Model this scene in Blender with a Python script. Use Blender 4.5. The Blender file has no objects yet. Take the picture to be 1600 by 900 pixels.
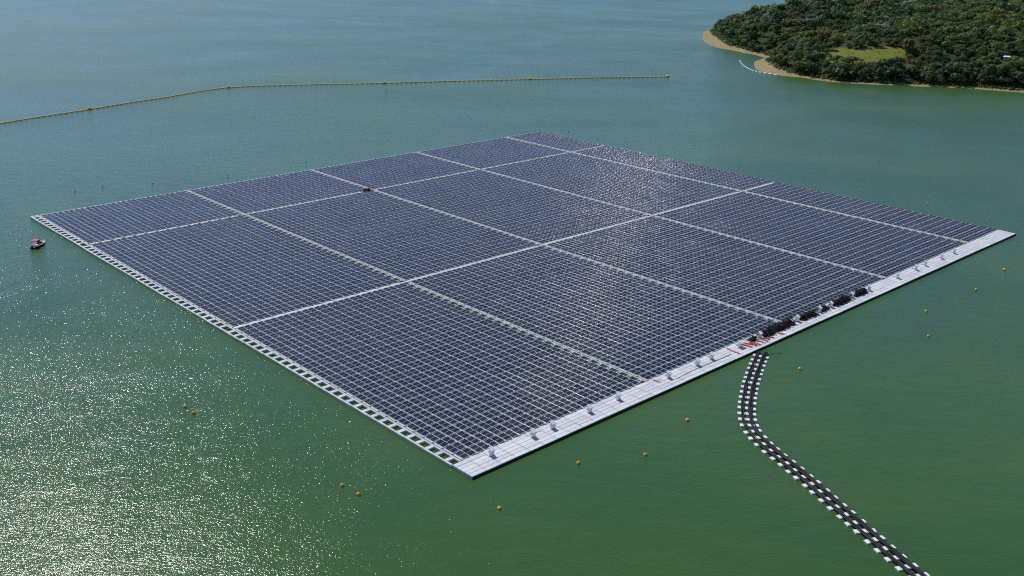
import bpy, math, random
import numpy as np
from mathutils import Matrix, Vector

sc = bpy.context.scene
col = sc.collection
R = math.radians
rng = np.random.default_rng(7)
random.seed(7)

# ------------------------------------------------------------------ camera
CAM_Z = 79.25
cam_d = bpy.data.cameras.new('camera')
cam_d.sensor_width = 36.0
cam_d.lens = 36.0 * 1581.8 / 1600.0
cam_d.clip_start = 1.0
cam_d.clip_end = 20000.0
cam = bpy.data.objects.new('camera', cam_d)
col.objects.link(cam)
ex = Vector((0.99988, 0.00525, 0.01466))       # camera right
eu = Vector((-0.01558, 0.33720, 0.94130))      # camera up
ef = Vector((0.0, 0.94142, -0.33724))          # camera forward
cam.matrix_world = Matrix(((ex.x, eu.x, -ef.x, 0.0),
                           (ex.y, eu.y, -ef.y, 0.0),
                           (ex.z, eu.z, -ef.z, CAM_Z),
                           (0, 0, 0, 1)))
sc.camera = cam

# ------------------------------------------------------------------ sky, sun, exposure
SUN_AZ, SUN_EL = -33.5, 50.8                   # azimuth from +Y, clockwise
wd = bpy.data.worlds.new('World')
sc.world = wd
wd.use_nodes = True
wn = wd.node_tree
sky = wn.nodes.new('ShaderNodeTexSky')
sky.sky_type = 'NISHITA'
sky.sun_disc = False
sky.sun_elevation = R(SUN_EL)
sky.sun_rotation = R(SUN_AZ)
sky.altitude = 3000
sky.air_density = 0.65
sky.dust_density = 0.0
sky.ozone_density = 4.0
bg = wn.nodes['Background']
bg.inputs['Strength'].default_value = 0.138
wn.links.new(sky.outputs[0], bg.inputs['Color'])

sun_d = bpy.data.lights.new('sun', 'SUN')
sun_d.energy = 3.4
sun_d.angle = R(0.53)
sun_d.color = (1.0, 0.965, 0.92)
sun = bpy.data.objects.new('sun', sun_d)
col.objects.link(sun)
sdir = Vector((math.sin(R(SUN_AZ)) * math.cos(R(SUN_EL)), math.cos(R(SUN_AZ)) * math.cos(R(SUN_EL)), math.sin(R(SUN_EL))))
sun.rotation_euler = sdir.to_track_quat('Z', 'Y').to_euler()
sun.location = (-200, 300, 400)

vs = sc.view_settings
vs.view_transform = 'Standard'
vs.look = 'None'
vs.gamma = 1.0
vs.exposure = 0.2
vs.use_curve_mapping = False
sc.cycles.use_denoising = False
sc.cycles.filter_width = 1.15
sc.cycles.max_bounces = 5
sc.cycles.caustics_reflective = False
sc.cycles.caustics_refractive = False

# ------------------------------------------------------------------ helpers
class MB:
    """collects vertices and faces; build() links them as one mesh object"""
    def __init__(self):
        self.v, self.f, self.m, self.s = [], [], [], []
    def add(self, vs_, fs, mat=0, smooth=False):
        o = len(self.v)
        self.v += [tuple(p) for p in vs_]
        for f in fs:
            self.f.append(tuple(o + i for i in f)); self.m.append(mat); self.s.append(smooth)
        return self
    def box(self, x0, x1, y0, y1, z0, z1, mat=0):
        v = [(x0, y0, z0), (x1, y0, z0), (x1, y1, z0), (x0, y1, z0), (x0, y0, z1), (x1, y0, z1), (x1, y1, z1), (x0, y1, z1)]
        return self.add(v, [(3, 2, 1, 0), (4, 5, 6, 7), (0, 1, 5, 4), (1, 2, 6, 5), (2, 3, 7, 6), (3, 0, 4, 7)], mat)
    def cbox(self, x0, x1, y0, y1, z0, z1, c=0.05, mat=0):
        """box with chamfered top rim"""
        v = [(x0, y0, z0), (x1, y0, z0), (x1, y1, z0), (x0, y1, z0), (x0, y0, z1 - c), (x1, y0, z1 - c), (x1, y1, z1 - c), (x0, y1, z1 - c),
             (x0 + c, y0 + c, z1), (x1 - c, y0 + c, z1), (x1 - c, y1 - c, z1), (x0 + c, y1 - c, z1)]
        f = [(3, 2, 1, 0), (8, 9, 10, 11)]
        for a in range(4):
            b = (a + 1) % 4
            f += [(a, b, b + 4, a + 4), (a + 4, b + 4, b + 8, a + 8)]
        return self.add(v, f, mat)
    def tube(self, pts, r, n=6, mat=0, caps=True, smooth=True):
        pts = [Vector(p) for p in pts]
        rr = r if hasattr(r, '__len__') else [r] * len(pts)
        vs_, fs = [], []
        for i, p in enumerate(pts):
            t = (pts[min(i + 1, len(pts) - 1)] - pts[max(i - 1, 0)]).normalized()
            up = Vector((0, 0, 1)) if abs(t.z) < 0.9 else Vector((1, 0, 0))
            a = t.cross(up).normalized(); b = a.cross(t).normalized()
            for k in range(n):
                w = 2 * math.pi * k / n
                vs_.append(p + (a * math.cos(w) + b * math.sin(w)) * rr[i])
        for i in range(len(pts) - 1):
            for k in range(n):
                k2 = (k + 1) % n
                fs.append((i * n + k, (i + 1) * n + k, (i + 1) * n + k2, i * n + k2))
        if caps:
            fs.append(tuple(range(n))); fs.append(tuple((len(pts) - 1) * n + k for k in reversed(range(n))))
        return self.add(vs_, fs, mat, smooth)
    def lathe(self, prof, n=16, c=(0, 0, 0), mat=0, smooth=True):
        vs_, fs = [], []
        for (r, z) in prof:
            for k in range(n):
                w = 2 * math.pi * k / n
                vs_.append((c[0] + r * math.cos(w), c[1] + r * math.sin(w), c[2] + z))
        for i in range(len(prof) - 1):
            for k in range(n):
                k2 = (k + 1) % n
                fs.append((i * n + k, i * n + k2, (i + 1) * n + k2, (i + 1) * n + k))
        fs.append(tuple(reversed(range(n)))); fs.append(tuple((len(prof) - 1) * n + k for k in range(n)))
        return self.add(vs_, fs, mat, smooth)
    def mesh(self, name, mats):
        me = bpy.data.meshes.new(name)
        me.from_pydata(self.v, [], self.f)
        for m_ in (mats if isinstance(mats, (list, tuple)) else [mats]):
            me.materials.append(m_)
        me.polygons.foreach_set('material_index', self.m)
        me.polygons.foreach_set('use_smooth', self.s)
        me.update()
        return me
    def build(self, name, mats, parent=None):
        return link(name, self.mesh(name, mats), parent)
    def arrays(self):
        return np.array(self.v, dtype=np.float32), self.f, self.m, self.s

def link(name, data, parent=None, loc=None, rot=None, scale=None):
    o = bpy.data.objects.new(name, data)
    col.objects.link(o)
    if parent is not None: o.parent = parent
    if loc is not None: o.location = loc
    if rot is not None: o.rotation_euler = rot
    if scale is not None: o.scale = scale
    return o

def tag(o, label=None, cat=None, group=None, kind=None):
    if label: o['label'] = label
    if cat: o['category'] = cat
    if group: o['group'] = group
    if kind: o['kind'] = kind
    return o

def np_mesh(name, verts, quads, mats, mat_idx=None, smooth=None, attrs=None):
    """fast mesh from arrays of vertices and quads"""
    me = bpy.data.meshes.new(name)
    nv, nf = len(verts), len(quads)
    me.vertices.add(nv); me.vertices.foreach_set('co', np.ascontiguousarray(verts, dtype=np.float32).ravel())
    me.loops.add(nf * 4); me.loops.foreach_set('vertex_index', np.ascontiguousarray(quads, dtype=np.int32).ravel())
    me.polygons.add(nf); me.polygons.foreach_set('loop_start', np.arange(nf, dtype=np.int32) * 4)
    for m_ in (mats if isinstance(mats, (list, tuple)) else [mats]): me.materials.append(m_)
    if mat_idx is not None: me.polygons.foreach_set('material_index', np.ascontiguousarray(mat_idx, dtype=np.int32))
    me.polygons.foreach_set('use_smooth', np.ascontiguousarray(smooth if smooth is not None else np.zeros(nf), dtype=bool))
    for k, a in (attrs or {}).items():
        at = me.attributes.new(k, 'FLOAT', 'POINT'); at.data.foreach_set('value', np.ascontiguousarray(a, dtype=np.float32))
    me.update(calc_edges=True); me.validate()
    return me

def repeat_mesh(name, mb, xf, mats, attr=None):
    """join copies of an all-quad MB; xf is a list of (x, y, z, rx, ry, rz)"""
    v, f, m, s = mb.arrays()
    f = np.array(f, dtype=np.int32)
    n = len(xf); xf = np.array(xf, dtype=np.float32)
    V = np.empty((n, len(v), 3), np.float32)
    for i in range(n):
        rx, ry, rz = xf[i, 3:6]
        if rx or ry or rz:
            M = np.array(Matrix.Rotation(rz, 3, 'Z') @ Matrix.Rotation(ry, 3, 'Y') @ Matrix.Rotation(rx, 3, 'X'), dtype=np.float32)
            V[i] = v @ M.T + xf[i, :3]
        else:
            V[i] = v + xf[i, :3]
    F = (f[None] + (np.arange(n) * len(v))[:, None, None]).reshape(-1, 4)
    at = {'rnd': np.repeat(attr if attr is not None else rng.random(n), len(v))}
    return np_mesh(name, V.reshape(-1, 3), F, mats, np.tile(m, n), np.tile(s, n), at)

# ------------------------------------------------------------------ materials
def nodes(m): return m.node_tree.nodes, m.node_tree.links
def new_mat(name, color=(0.5, 0.5, 0.5), rough=0.5, metal=0.0, spec=None):
    m = bpy.data.materials.new(name); m.use_nodes = True
    b = m.node_tree.nodes['Principled BSDF']
    b.inputs['Base Color'].default_value = (*color, 1)
    b.inputs['Roughness'].default_value = rough
    b.inputs['Metallic'].default_value = metal
    if spec is not None: b.inputs['Specular IOR Level'].default_value = spec
    return m
def N(nt, t, **kw):
    n = nt.nodes.new(t)
    for k, v in kw.items(): setattr(n, k, v)
    return n
def noise(nt, vec, scale, detail=2.0, rough=0.5, dist=0.0):
    n = N(nt, 'ShaderNodeTexNoise'); n.inputs['Scale'].default_value = scale; n.inputs['Detail'].default_value = detail
    n.inputs['Roughness'].default_value = rough; n.inputs['Distortion'].default_value = dist
    if vec is not None: nt.links.new(vec, n.inputs['Vector'])
    return n
def ramp(nt, fac, stops):
    r = N(nt, 'ShaderNodeValToRGB')
    while len(r.color_ramp.elements) < len(stops): r.color_ramp.elements.new(0.5)
    for e, (p, c) in zip(r.color_ramp.elements, stops): e.position = p; e.color = (*c, 1)
    nt.links.new(fac, r.inputs['Fac']); return r
def math_(nt, op, a, b=None):
    n = N(nt, 'ShaderNodeMath', operation=op)
    for i, x in enumerate((a, b)):
        if x is None: continue
        if isinstance(x, (int, float)): n.inputs[i].default_value = x
        else: nt.links.new(x, n.inputs[i])
    return n.outputs[0]
def rnd_value(nt):
    """random number of each copy: mesh attribute (joined copies) + object random (single objects)"""
    a = N(nt, 'ShaderNodeAttribute', attribute_name='rnd'); o = N(nt, 'ShaderNodeObjectInfo')
    return math_(nt, 'FRACT', math_(nt, 'ADD', a.outputs['Fac'], o.outputs['Random']))
def varied(name, c0, c1, rough=0.5, metal=0.0, stain=None, nscale=3.0, spec=None):
    m = new_mat(name, c0, rough, metal, spec); nt = m.node_tree; b = nt.nodes['Principled BSDF']
    r = ramp(nt, rnd_value(nt), [(0.0, c0), (1.0, c1)])
    out = r.outputs[0]
    if stain:
        tc = N(nt, 'ShaderNodeTexCoord')
        n = noise(nt, tc.outputs['Object'], nscale, 4.0, 0.65)
        k = ramp(nt, n.outputs['Fac'], [(0.45, (0, 0, 0)), (0.75, (1, 1, 1))])
        mx = N(nt, 'ShaderNodeMix', data_type='RGBA')
        nt.links.new(math_(nt, 'MULTIPLY', k.outputs[0], 0.55), mx.inputs[0])
        nt.links.new(out, mx.inputs[6]); mx.inputs[7].default_value = (*stain, 1); out = mx.outputs[2]
    nt.links.new(out, b.inputs['Base Color'])
    return m

def metal_fingers(m):
    """the cells' fine printed silver lines run lengthwise and scatter light across the panel like brushed metal"""
    nt = m.node_tree; b = nt.nodes['Principled BSDF']
    v = N(nt, 'ShaderNodeVectorTransform', vector_type='VECTOR', convert_from='OBJECT', convert_to='WORLD')
    v.inputs['Vector'].default_value = (0, 1, 0)
    a = N(nt, 'ShaderNodeBsdfAnisotropic'); a.inputs['Color'].default_value = (0.95, 0.72, 0.52, 1)
    a.inputs['Roughness'].default_value = 0.42; a.inputs['Anisotropy'].default_value = FINGER
    nt.links.new(v.outputs[0], a.inputs['Tangent'])
    x = N(nt, 'ShaderNodeMixShader'); x.inputs[0].default_value = 0.0012
    nt.links.new(b.outputs[0], x.inputs[1]); nt.links.new(a.outputs[0], x.inputs[2])
    nt.links.new(x.outputs[0], nt.nodes['Material Output'].inputs['Surface'])
FINGER = 0.88
def water_material():
    m = new_mat('lake_water', (0.02, 0.07, 0.03), 0.05); nt = m.node_tree; b = nt.nodes['Principled BSDF']
    b.inputs['IOR'].default_value = 1.33
    tc = N(nt, 'ShaderNodeTexCoord')
    mp = N(nt, 'ShaderNodeMapping'); mp.inputs['Rotation'].default_value = (0, 0, R(12)); mp.inputs['Scale'].default_value = (0.72, 1.15, 1)
    nt.links.new(tc.outputs['Object'], mp.inputs['Vector'])
    n1 = noise(nt, mp.outputs[0], 0.30, 2.0, 0.5)
    n2 = noise(nt, mp.outputs[0], 2.3, 2.0, 0.55)
    n3 = noise(nt, mp.outputs[0], 8.0, 1.5, 0.5)
    # gusts: wind patches change how steep the small waves are
    mg = N(nt, 'ShaderNodeMapping'); mg.inputs['Rotation'].default_value = (0, 0, R(-28)); mg.inputs['Scale'].default_value = (0.7, 1.15, 1)
    nt.links.new(tc.outputs['Object'], mg.inputs['Vector'])
    g = noise(nt, mg.outputs[0], 0.014, 7.0, 0.68, 0.8)
    gr = N(nt, 'ShaderNodeMapRange'); gr.inputs['From Min'].default_value = 0.3; gr.inputs['From Max'].default_value = 0.7
    gr.inputs['To Min'].default_value = 0.70; gr.inputs['To Max'].default_value = 1.25
    nt.links.new(g.outputs['Fac'], gr.inputs['Value'])
    h = math_(nt, 'ADD', math_(nt, 'MULTIPLY', n1.outputs['Fac'], 0.12), math_(nt, 'MULTIPLY', n2.outputs['Fac'], 0.073))
    h = math_(nt, 'ADD', h, math_(nt, 'MULTIPLY', n3.outputs['Fac'], 0.029))
    h = math_(nt, 'MULTIPLY', h, gr.outputs[0])
    bp = N(nt, 'ShaderNodeBump'); bp.inputs['Strength'].default_value = 1.0; bp.inputs['Distance'].default_value = 1.0
    # open water beyond the array: waves too small to tell apart become roughness
    sx = N(nt, 'ShaderNodeSeparateXYZ'); nt.links.new(tc.outputs['Object'], sx.inputs[0])
    fr = N(nt, 'ShaderNodeMapRange', interpolation_type='SMOOTHSTEP'); fr.inputs['From Min'].default_value = 160; fr.inputs['From Max'].default_value = 520
    nt.links.new(sx.outputs['Y'], fr.inputs['Value'])
    h = math_(nt, 'MULTIPLY', h, math_(nt, 'SUBTRACT', 1.0, math_(nt, 'MULTIPLY', fr.outputs[0], 0.30)))
    nt.links.new(math_(nt, 'ADD', 0.13, math_(nt, 'MULTIPLY', math_(nt, 'MULTIPLY', fr.outputs[0], gr.outputs[0]), 0.18)), b.inputs['Roughness'])
    nt.links.new(h, bp.inputs['Height']); nt.links.new(bp.outputs[0], b.inputs['Normal'])
    # algae: uneven green of the water body
    a = noise(nt, mg.outputs[0], 0.013, 6.0, 0.65, 0.8)
    cr = ramp(nt, a.outputs['Fac'], [(0.25, (0.028, 0.080, 0.024)), (0.5, (0.043, 0.101, 0.020)), (0.75, (0.066, 0.120, 0.017))])
    nt.links.new(cr.outputs[0], b.inputs['Base Color'])
    return m

M = {}
M['water'] = water_material()
M['glass'] = varied('solar_glass', (0.007, 0.013, 0.028), (0.024, 0.027, 0.040), 0.16, spec=0.27)
metal_fingers(M['glass'])
M['alu'] = new_mat('aluminium_frame', (0.70, 0.73, 0.77), 0.19, 0.0, 0.45)
M['float'] = varied('float_plastic', (0.56, 0.58, 0.60), (0.70, 0.71, 0.72), 0.5)
M['deck'] = varied('deck_plastic', (0.55, 0.56, 0.58), (0.70, 0.70, 0.70), 0.5, stain=(0.36, 0.36, 0.35), nscale=1.7)
M['walk'] = varied('walkway_plastic', (0.48, 0.49, 0.48), (0.62, 0.62, 0.60), 0.5, stain=(0.33, 0.34, 0.30), nscale=1.6)
M['white'] = varied('white_paint', (0.72, 0.73, 0.74), (0.80, 0.80, 0.80), 0.4)
M['grey'] = new_mat('grey_steel', (0.25, 0.26, 0.27), 0.45, 0.5)
M['black'] = varied('black_rubber', (0.008, 0.008, 0.010), (0.014, 0.013, 0.014), 0.6, spec=0.25)
M['red'] = varied('red_cable', (0.42, 0.02, 0.04), (0.60, 0.05, 0.09), 0.45)
M['canopy'] = new_mat('red_canvas', (0.66, 0.045, 0.07), 0.7)
M['yellow'] = varied('yellow_buoy', (0.68, 0.36, 0.03), (0.78, 0.45, 0.06), 0.4)
M['orange'] = varied('orange_boom', (0.66, 0.40, 0.10), (0.74, 0.50, 0.18), 0.5)
M['boat_deck'] = new_mat('worn_boat_deck', (0.52, 0.45, 0.46), 0.6)
M['hull'] = new_mat('dark_hull', (0.012, 0.012, 0.016), 0.35)
M['smoked'] = new_mat('smoked_screen', (0.01, 0.01, 0.012), 0.1)

# ------------------------------------------------------------------ water sheet
wm = MB().add([(-6000, -1500, 0), (6000, -1500, 0), (6000, 9000, 0), (-6000, 9000, 0)], [(0, 1, 2, 3)])
tag(wm.build('lake_water', M['water']), 'green lake water with small wind waves', kind='structure')

# ------------------------------------------------------------------ peninsula terrain
K = 1.0057
SHORE = [(162.0, 868.3), (151.2, 839.7), (143.2, 798.7), (138.1, 753.2), (140.7, 729.0), (147.7, 714.4), (153.6, 700.2), (160.5, 686.7),
         (161.3, 669.6), (152.3, 655.3), (146.4, 635.7), (143.3, 614.6), (145.3, 598.1), (152.9, 588.3), (161.4, 581.5), (171.9, 567.6),
         (187.1, 559.6), (203.6, 556.6), (219.9, 553.6), (236.0, 550.7), (251.0, 545.4), (267.1, 536.1)]
SHORE = [(x * K, y * K) for x, y in SHORE] + [(340, 512), (450, 492), (700, 470), (1000, 480), (1000, 1500), (800, 1450), (560, 1250),
         (420, 1090), (340, 1010), (290, 965), (240, 925), (195, 893)]
POLY = np.array(SHORE)

def shore_distance(P):
    """signed distance to the shoreline, positive on land"""
    x, y = P[:, 0], P[:, 1]
    d = np.full(len(P), 1e9); ins = np.zeros(len(P), bool)
    for i in range(len(POLY)):
        a, b = POLY[i], POLY[(i + 1) % len(POLY)]
        ab = b - a
        t = np.clip(((x - a[0]) * ab[0] + (y - a[1]) * ab[1]) / (ab @ ab), 0, 1)
        d = np.minimum(d, np.hypot(x - a[0] - t * ab[0], y - a[1] - t * ab[1]))
        c = ((a[1] > y) != (b[1] > y))
        with np.errstate(divide='ignore', invalid='ignore'):
            xi = (b[0] - a[0]) * (y - a[1]) / (b[1] - a[1]) + a[0]
        ins ^= c & (x < xi)
    return np.where(ins, d, -d)
def wob(P, s, seed):
    r = np.random.default_rng(seed); out = np.zeros(len(P))
    for k in range(7):
        a = r.random() * 6.283; f = (0.6 + r.random() * 1.2) / s; ph = r.random() * 6.283
        out += np.sin((P[:, 0] * math.cos(a) + P[:, 1] * math.sin(a)) * f * 6.283 + ph)
    return out / 7
def ground_height(P, d=None):
    if d is None: d = shore_distance(P)
    d = d + 1.6 * wob(P, 22, 1) + 0.7 * wob(P, 7, 5)
    inl = np.clip(d - 9, 0, None)
    h = np.where(d < 9, 0.11 * d, 0.99 + 29 * (1 - np.exp(-inl / 75.0)))
    return h + np.clip(d / 40, 0, 1) * (1.6 * wob(P, 70, 2) + 0.5 * wob(P, 25, 3)), d

xs = np.arange(120, 1000, 4.0); ys = np.arange(470, 1500, 4.0)
gx, gy = np.meshgrid(xs, ys, indexing='ij')
P = np.stack([gx.ravel(), gy.ravel()], 1)
h, dn = ground_height(P)
h = np.maximum(h, -4.0)
beach = 4.4 + 9.0 * np.exp(-((P[:, 0] - 140) ** 2 / 30 ** 2 + (P[:, 1] - 770) ** 2 / 75 ** 2)) + 11.0 * np.exp(-((P[:, 0] - 148) ** 2 / 14 ** 2 + (P[:, 1] - 622) ** 2 / 40 ** 2)) + 1.6 * wob(P, 16, 9)
sand = 1 / (1 + np.exp((dn - beach) / 1.0))
MEADOW = np.array([(178.6, 611.5), (188.6, 616.8), (204.6, 613.8), (225.3, 611.8), (222.1, 598.1), (212.7, 583.4), (203.1, 583.7), (192.7, 591.4), (182.5, 600.9)])
def in_meadow(P, grow=0.0):
    c = MEADOW.mean(0); Q = c + (MEADOW - c) * (1 + grow)
    ins = np.zeros(len(P), bool)
    for i in range(len(Q)):
        a, b = Q[i], Q[(i + 1) % len(Q)]
        cnd = ((a[1] > P[:, 1]) != (b[1] > P[:, 1]))
        with np.errstate(divide='ignore', invalid='ignore'):
            xi = (b[0] - a[0]) * (P[:, 1] - a[1]) / (b[1] - a[1]) + a[0]
        ins ^= cnd & (P[:, 0] < xi)
    return ins
mead = in_meadow(P + 2.5 * np.stack([wob(P, 14, 61), wob(P, 14, 62)], 1), 0.22).astype(float)
nx, ny = len(xs), len(ys)
I = np.arange(nx * ny).reshape(nx, ny)
Q = np.stack([I[:-1, :-1].ravel(), I[1:, :-1].ravel(), I[1:, 1:].ravel(), I[:-1, 1:].ravel()], 1)
keep = (h[Q].max(1) > -3.9)
def terrain_material():
    m = new_mat('peninsula_ground', (0.05, 0.06, 0.03), 0.95, spec=0.1); nt = m.node_tree; b = nt.nodes['Principled BSDF']
    tc = N(nt, 'ShaderNodeTexCoord')
    n = noise(nt, tc.outputs['Object'], 0.12, 5.0, 0.65)
    n2 = noise(nt, tc.outputs['Object'], 0.8, 4.0, 0.6)
    soil = ramp(nt, n.outputs['Fac'], [(0.35, (0.028, 0.042, 0.016)), (0.65, (0.060, 0.070, 0.026))])
    sandc = ramp(nt, n2.outputs['Fac'], [(0.3, (0.16, 0.125, 0.060)), (0.5, (0.30, 0.245, 0.130)), (0.7, (0.35, 0.31, 0.20))])
    meadc = ramp(nt, n.outputs['Fac'], [(0.3, (0.105, 0.155, 0.020)), (0.5, (0.150, 0.175, 0.030)), (0.7, (0.190, 0.165, 0.045))])
    a = N(nt, 'ShaderNodeAttribute', attribute_name='sand'); a2 = N(nt, 'ShaderNodeAttribute', attribute_name='meadow')
    m1 = N(nt, 'ShaderNodeMix', data_type='RGBA'); m2 = N(nt, 'ShaderNodeMix', data_type='RGBA')
    nt.links.new(a2.outputs['Fac'], m1.inputs[0]); nt.links.new(soil.outputs[0], m1.inputs[6]); nt.links.new(meadc.outputs[0], m1.inputs[7])
    sf = N(nt, 'ShaderNodeMapRange'); sf.inputs['From Min'].default_value = 0.35; sf.inputs['From Max'].default_value = 0.65
    nt.links.new(math_(nt, 'ADD', a.outputs['Fac'], math_(nt, 'MULTIPLY', math_(nt, 'SUBTRACT', n2.outputs['Fac'], 0.5), 0.9)), sf.inputs['Value'])
    nt.links.new(sf.outputs[0], m2.inputs[0]); nt.links.new(m1.outputs[2], m2.inputs[6]); nt.links.new(sandc.outputs[0], m2.inputs[7])
    nt.links.new(m2.outputs[2], b.inputs['Base Color'])
    bp = N(nt, 'ShaderNodeBump'); bp.inputs['Strength'].default_value = 0.7; bp.inputs['Distance'].default_value = 0.6
    nt.links.new(n2.outputs['Fac'], bp.inputs['Height']); nt.links.new(bp.outputs[0], b.inputs['Normal'])
    return m
M['terrain'] = terrain_material()
me = np_mesh('terrain', np.stack([P[:, 0], P[:, 1], h], 1), Q[keep], M['terrain'], None, np.ones(keep.sum()), {'sand': sand, 'meadow': mead})
tag(link('terrain', me), 'wooded peninsula ground with pale sandy shore and a grassy clearing', kind='structure')

# ------------------------------------------------------------------ floating solar array
arr = bpy.data.objects.new('floating_solar_array', None); col.objects.link(arr)
arr.location = (-5.6, 134.8, 0.0); ANG = math.atan2(0.68400, 0.72949); arr.rotation_euler = (0, 0, ANG)
tag(arr, 'huge square floating solar array with white deck and walkways on green water', 'solar array')
AV = np.array([0.72949, 0.68400]); AY = np.array([-0.68400, 0.72949])
def a2w(x, y, z=0.0):
    p = np.array([-5.6, 134.8]) + x * AV + y * AY
    return (p[0], p[1], z)
def cam_dist(x, y):
    p = a2w(x, y); return math.sqrt(p[0] ** 2 + p[1] ** 2 + CAM_Z ** 2)

PAIR, PITCH, SLOT = 3.05, 2.49, 2.0
DECK, VSLOT = 4.75, 1.2
X0 = 2.24
blocks_x, walk_x = [], []
x = X0
for b_ in range(5):
    n = 14 if b_ < 4 else 6
    blocks_x.append((x, n)); x += n * PAIR
    if b_ < 4: walk_x.append(x); x += SLOT
X_END = x
blocks_y, walk_y = [], []
y = DECK + 0.1
for b_, n in enumerate((29, 30, 14)):
    blocks_y.append((y, n)); y += n * PITCH
    if b_ < 2: walk_y.append(y); y += VSLOT
Y_END = y
X_MAX, Y_MAX = 199.9, Y_END + 0.75
PW, PL, TILT = 1.29, 2.18, 7.0

# one panel: laminate and frame, centred, lying in its own plane
lam = MB().box(-PW / 2 + .02, PW / 2 - .02, -PL / 2 + .02, PL / 2 - .02, -0.018, 0.012)
frm = MB()
def rail(mb, xc, w, y0, y1, z0, zt, n=4):
    """long frame rail with a rounded top"""
    prof = [(-w / 2, z0)] + [(-w / 2 * math.cos(math.pi * k / n), zt - w * 0.42 + w * 0.42 * math.sin(math.pi * k / n)) for k in range(n + 1)] + [(w / 2, z0)]
    vs_ = [(xc + px, yy, pz) for yy in (y0, y1) for px, pz in prof]
    k = len(prof)
    mb.add(vs_, [(i + 1, i, k + i, k + i + 1) for i in range(k - 1)], 0, True)
rail(frm, -PW / 2 + .022, .044, -PL / 2, PL / 2, -.03, .024)
rail(frm, PW / 2 - .022, .044, -PL / 2, PL / 2, -.03, .024)
frm.box(-PW / 2 + .044, PW / 2 - .044, -PL / 2, -PL / 2 + .04, -.03, .020)
frm.box(-PW / 2 + .044, PW / 2 - .044, PL / 2 - .04, PL / 2, -.03, .020)
frm.box(-PW / 2 + .044, PW / 2 - .044, -.018, .018, .0125, .0165)
lam_me, frm_me = lam.mesh('solar_panel', M['glass']), frm.mesh('frame', M['alu'])

panels = []
for bx, n in blocks_x:
    for i in range(n):
        for xo in (0.90, 2.34):
            for by, m in blocks_y:
                for j in range(m):
                    panels.append((bx + i * PAIR + xo, by + (j + 0.5) * PITCH))
def sway(x, y, s, seed): return float(wob(np.array([[x, y]]), s, seed)[0])
panels.sort(key=lambda p: cam_dist(*p))
def panel_xf(p):
    return (p[0], p[1], 0.565 + rng.normal(0, .008), R(rng.normal(0, .5) + 1.3 * sway(p[0], p[1], 34, 41)), R(-TILT + rng.normal(0, .8) + 1.8 * sway(p[0], p[1], 26, 42)), R(rng.normal(0, .25)))
near, far = panels[:300], panels[300:]
for p in near:
    q = panel_xf(p)
    o = link('solar_panel', lam_me, arr, q[:3], q[3:])
    link('frame', frm_me, o)
xf = [panel_xf(p) for p in far]; at = rng.random(len(far))
o = link('solar_panel_field', repeat_mesh('solar_panel_field', lam, xf, M['glass'], at), arr); o['kind'] = 'stuff'
link('frame', repeat_mesh('frame_field', frm, xf, M['alu'], at), o)['kind'] = 'stuff'

# floats below the panels: cross floats in the gaps, rails between pairs, white connector lugs
cf = MB().cbox(-1.34, 1.34, -.28, .28, -.12, .40, .04)
rl = MB().cbox(-.13, .13, -PITCH / 2 + .02, PITCH / 2 - .02, -.12, .44, .04)
th = MB().cbox(-.075, .075, -PITCH / 2 + .3, PITCH / 2 - .3, .1, .46, .02)
lg = MB().cbox(-.13, .13, -.15, .15, .405, .60, .05)
c_x, r_x, t_x, l_x = [], [], [], []
for bx, n in blocks_x:
    for by, m in blocks_y:
        for i in range(n):
            px = bx + i * PAIR
            for j in range(m + 1):
                c_x.append((px + 1.62, by + j * PITCH, rng.normal(0, .01), 0, 0, 0)); l_x.append((px + .11, by + j * PITCH, 0, 0, 0, 0))
            for j in range(m):
                r_x.append((px + .11, by + (j + .5) * PITCH, 0, 0, 0, 0)); t_x.append((px + 1.62, by + (j + .5) * PITCH, 0, 0, 0, 0))
link('cross_float_field', repeat_mesh('cross_float_field', cf, c_x, M['float']), arr)['kind'] = 'stuff'
link('rail_float_field', repeat_mesh('rail_float_field', rl, r_x, M['float']), arr)['kind'] = 'stuff'
link('support_beam_field', repeat_mesh('support_beam_field', th, t_x, M['float']), arr)['kind'] = 'stuff'
link('connector_field', repeat_mesh('connector_field', lg, l_x, M['walk']), arr)['kind'] = 'stuff'

# service deck: five rows of floats along the near right side
DW = DECK / 5
df = MB().cbox(-PAIR / 2 + .025, -.006, -DW / 2 + .02, DW / 2 - .02, -.15, .45, .03)
df.cbox(.006, PAIR / 2 - .025, -DW / 2 + .02, DW / 2 - .02, -.15, .45, .03)
df_me = df.mesh('deck_float', M['deck'])
spots = []
ncol = int(X_MAX / PAIR)
for i in range(ncol):
    for j in range(5):
        spots.append(((i + .5) * X_MAX / ncol, (j + .5) * DW - .10 * (sway(i * 3.0, 0, 45, 43) + .4 * sway(i * 3.0, 0, 14, 44)), rng.normal(0, .012), R(rng.normal(0, .25)), R(rng.normal(0, .15)), 0))
spots.sort(key=lambda s: cam_dist(s[0], s[1]))
for s in spots[:300]:
    link('deck_float', df_me, arr, s[:3], s[3:], (X_MAX / ncol / PAIR, 1, 1))
link('deck_float_field', repeat_mesh('deck_float_field', df, spots[300:], M['deck']), arr)['kind'] = 'stuff'
# dark rubber fender along the outer side of the deck
MB().box(-.02, X_MAX + .02, -.10, .012, .05, .34).build('fender', M['black'], arr)

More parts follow.
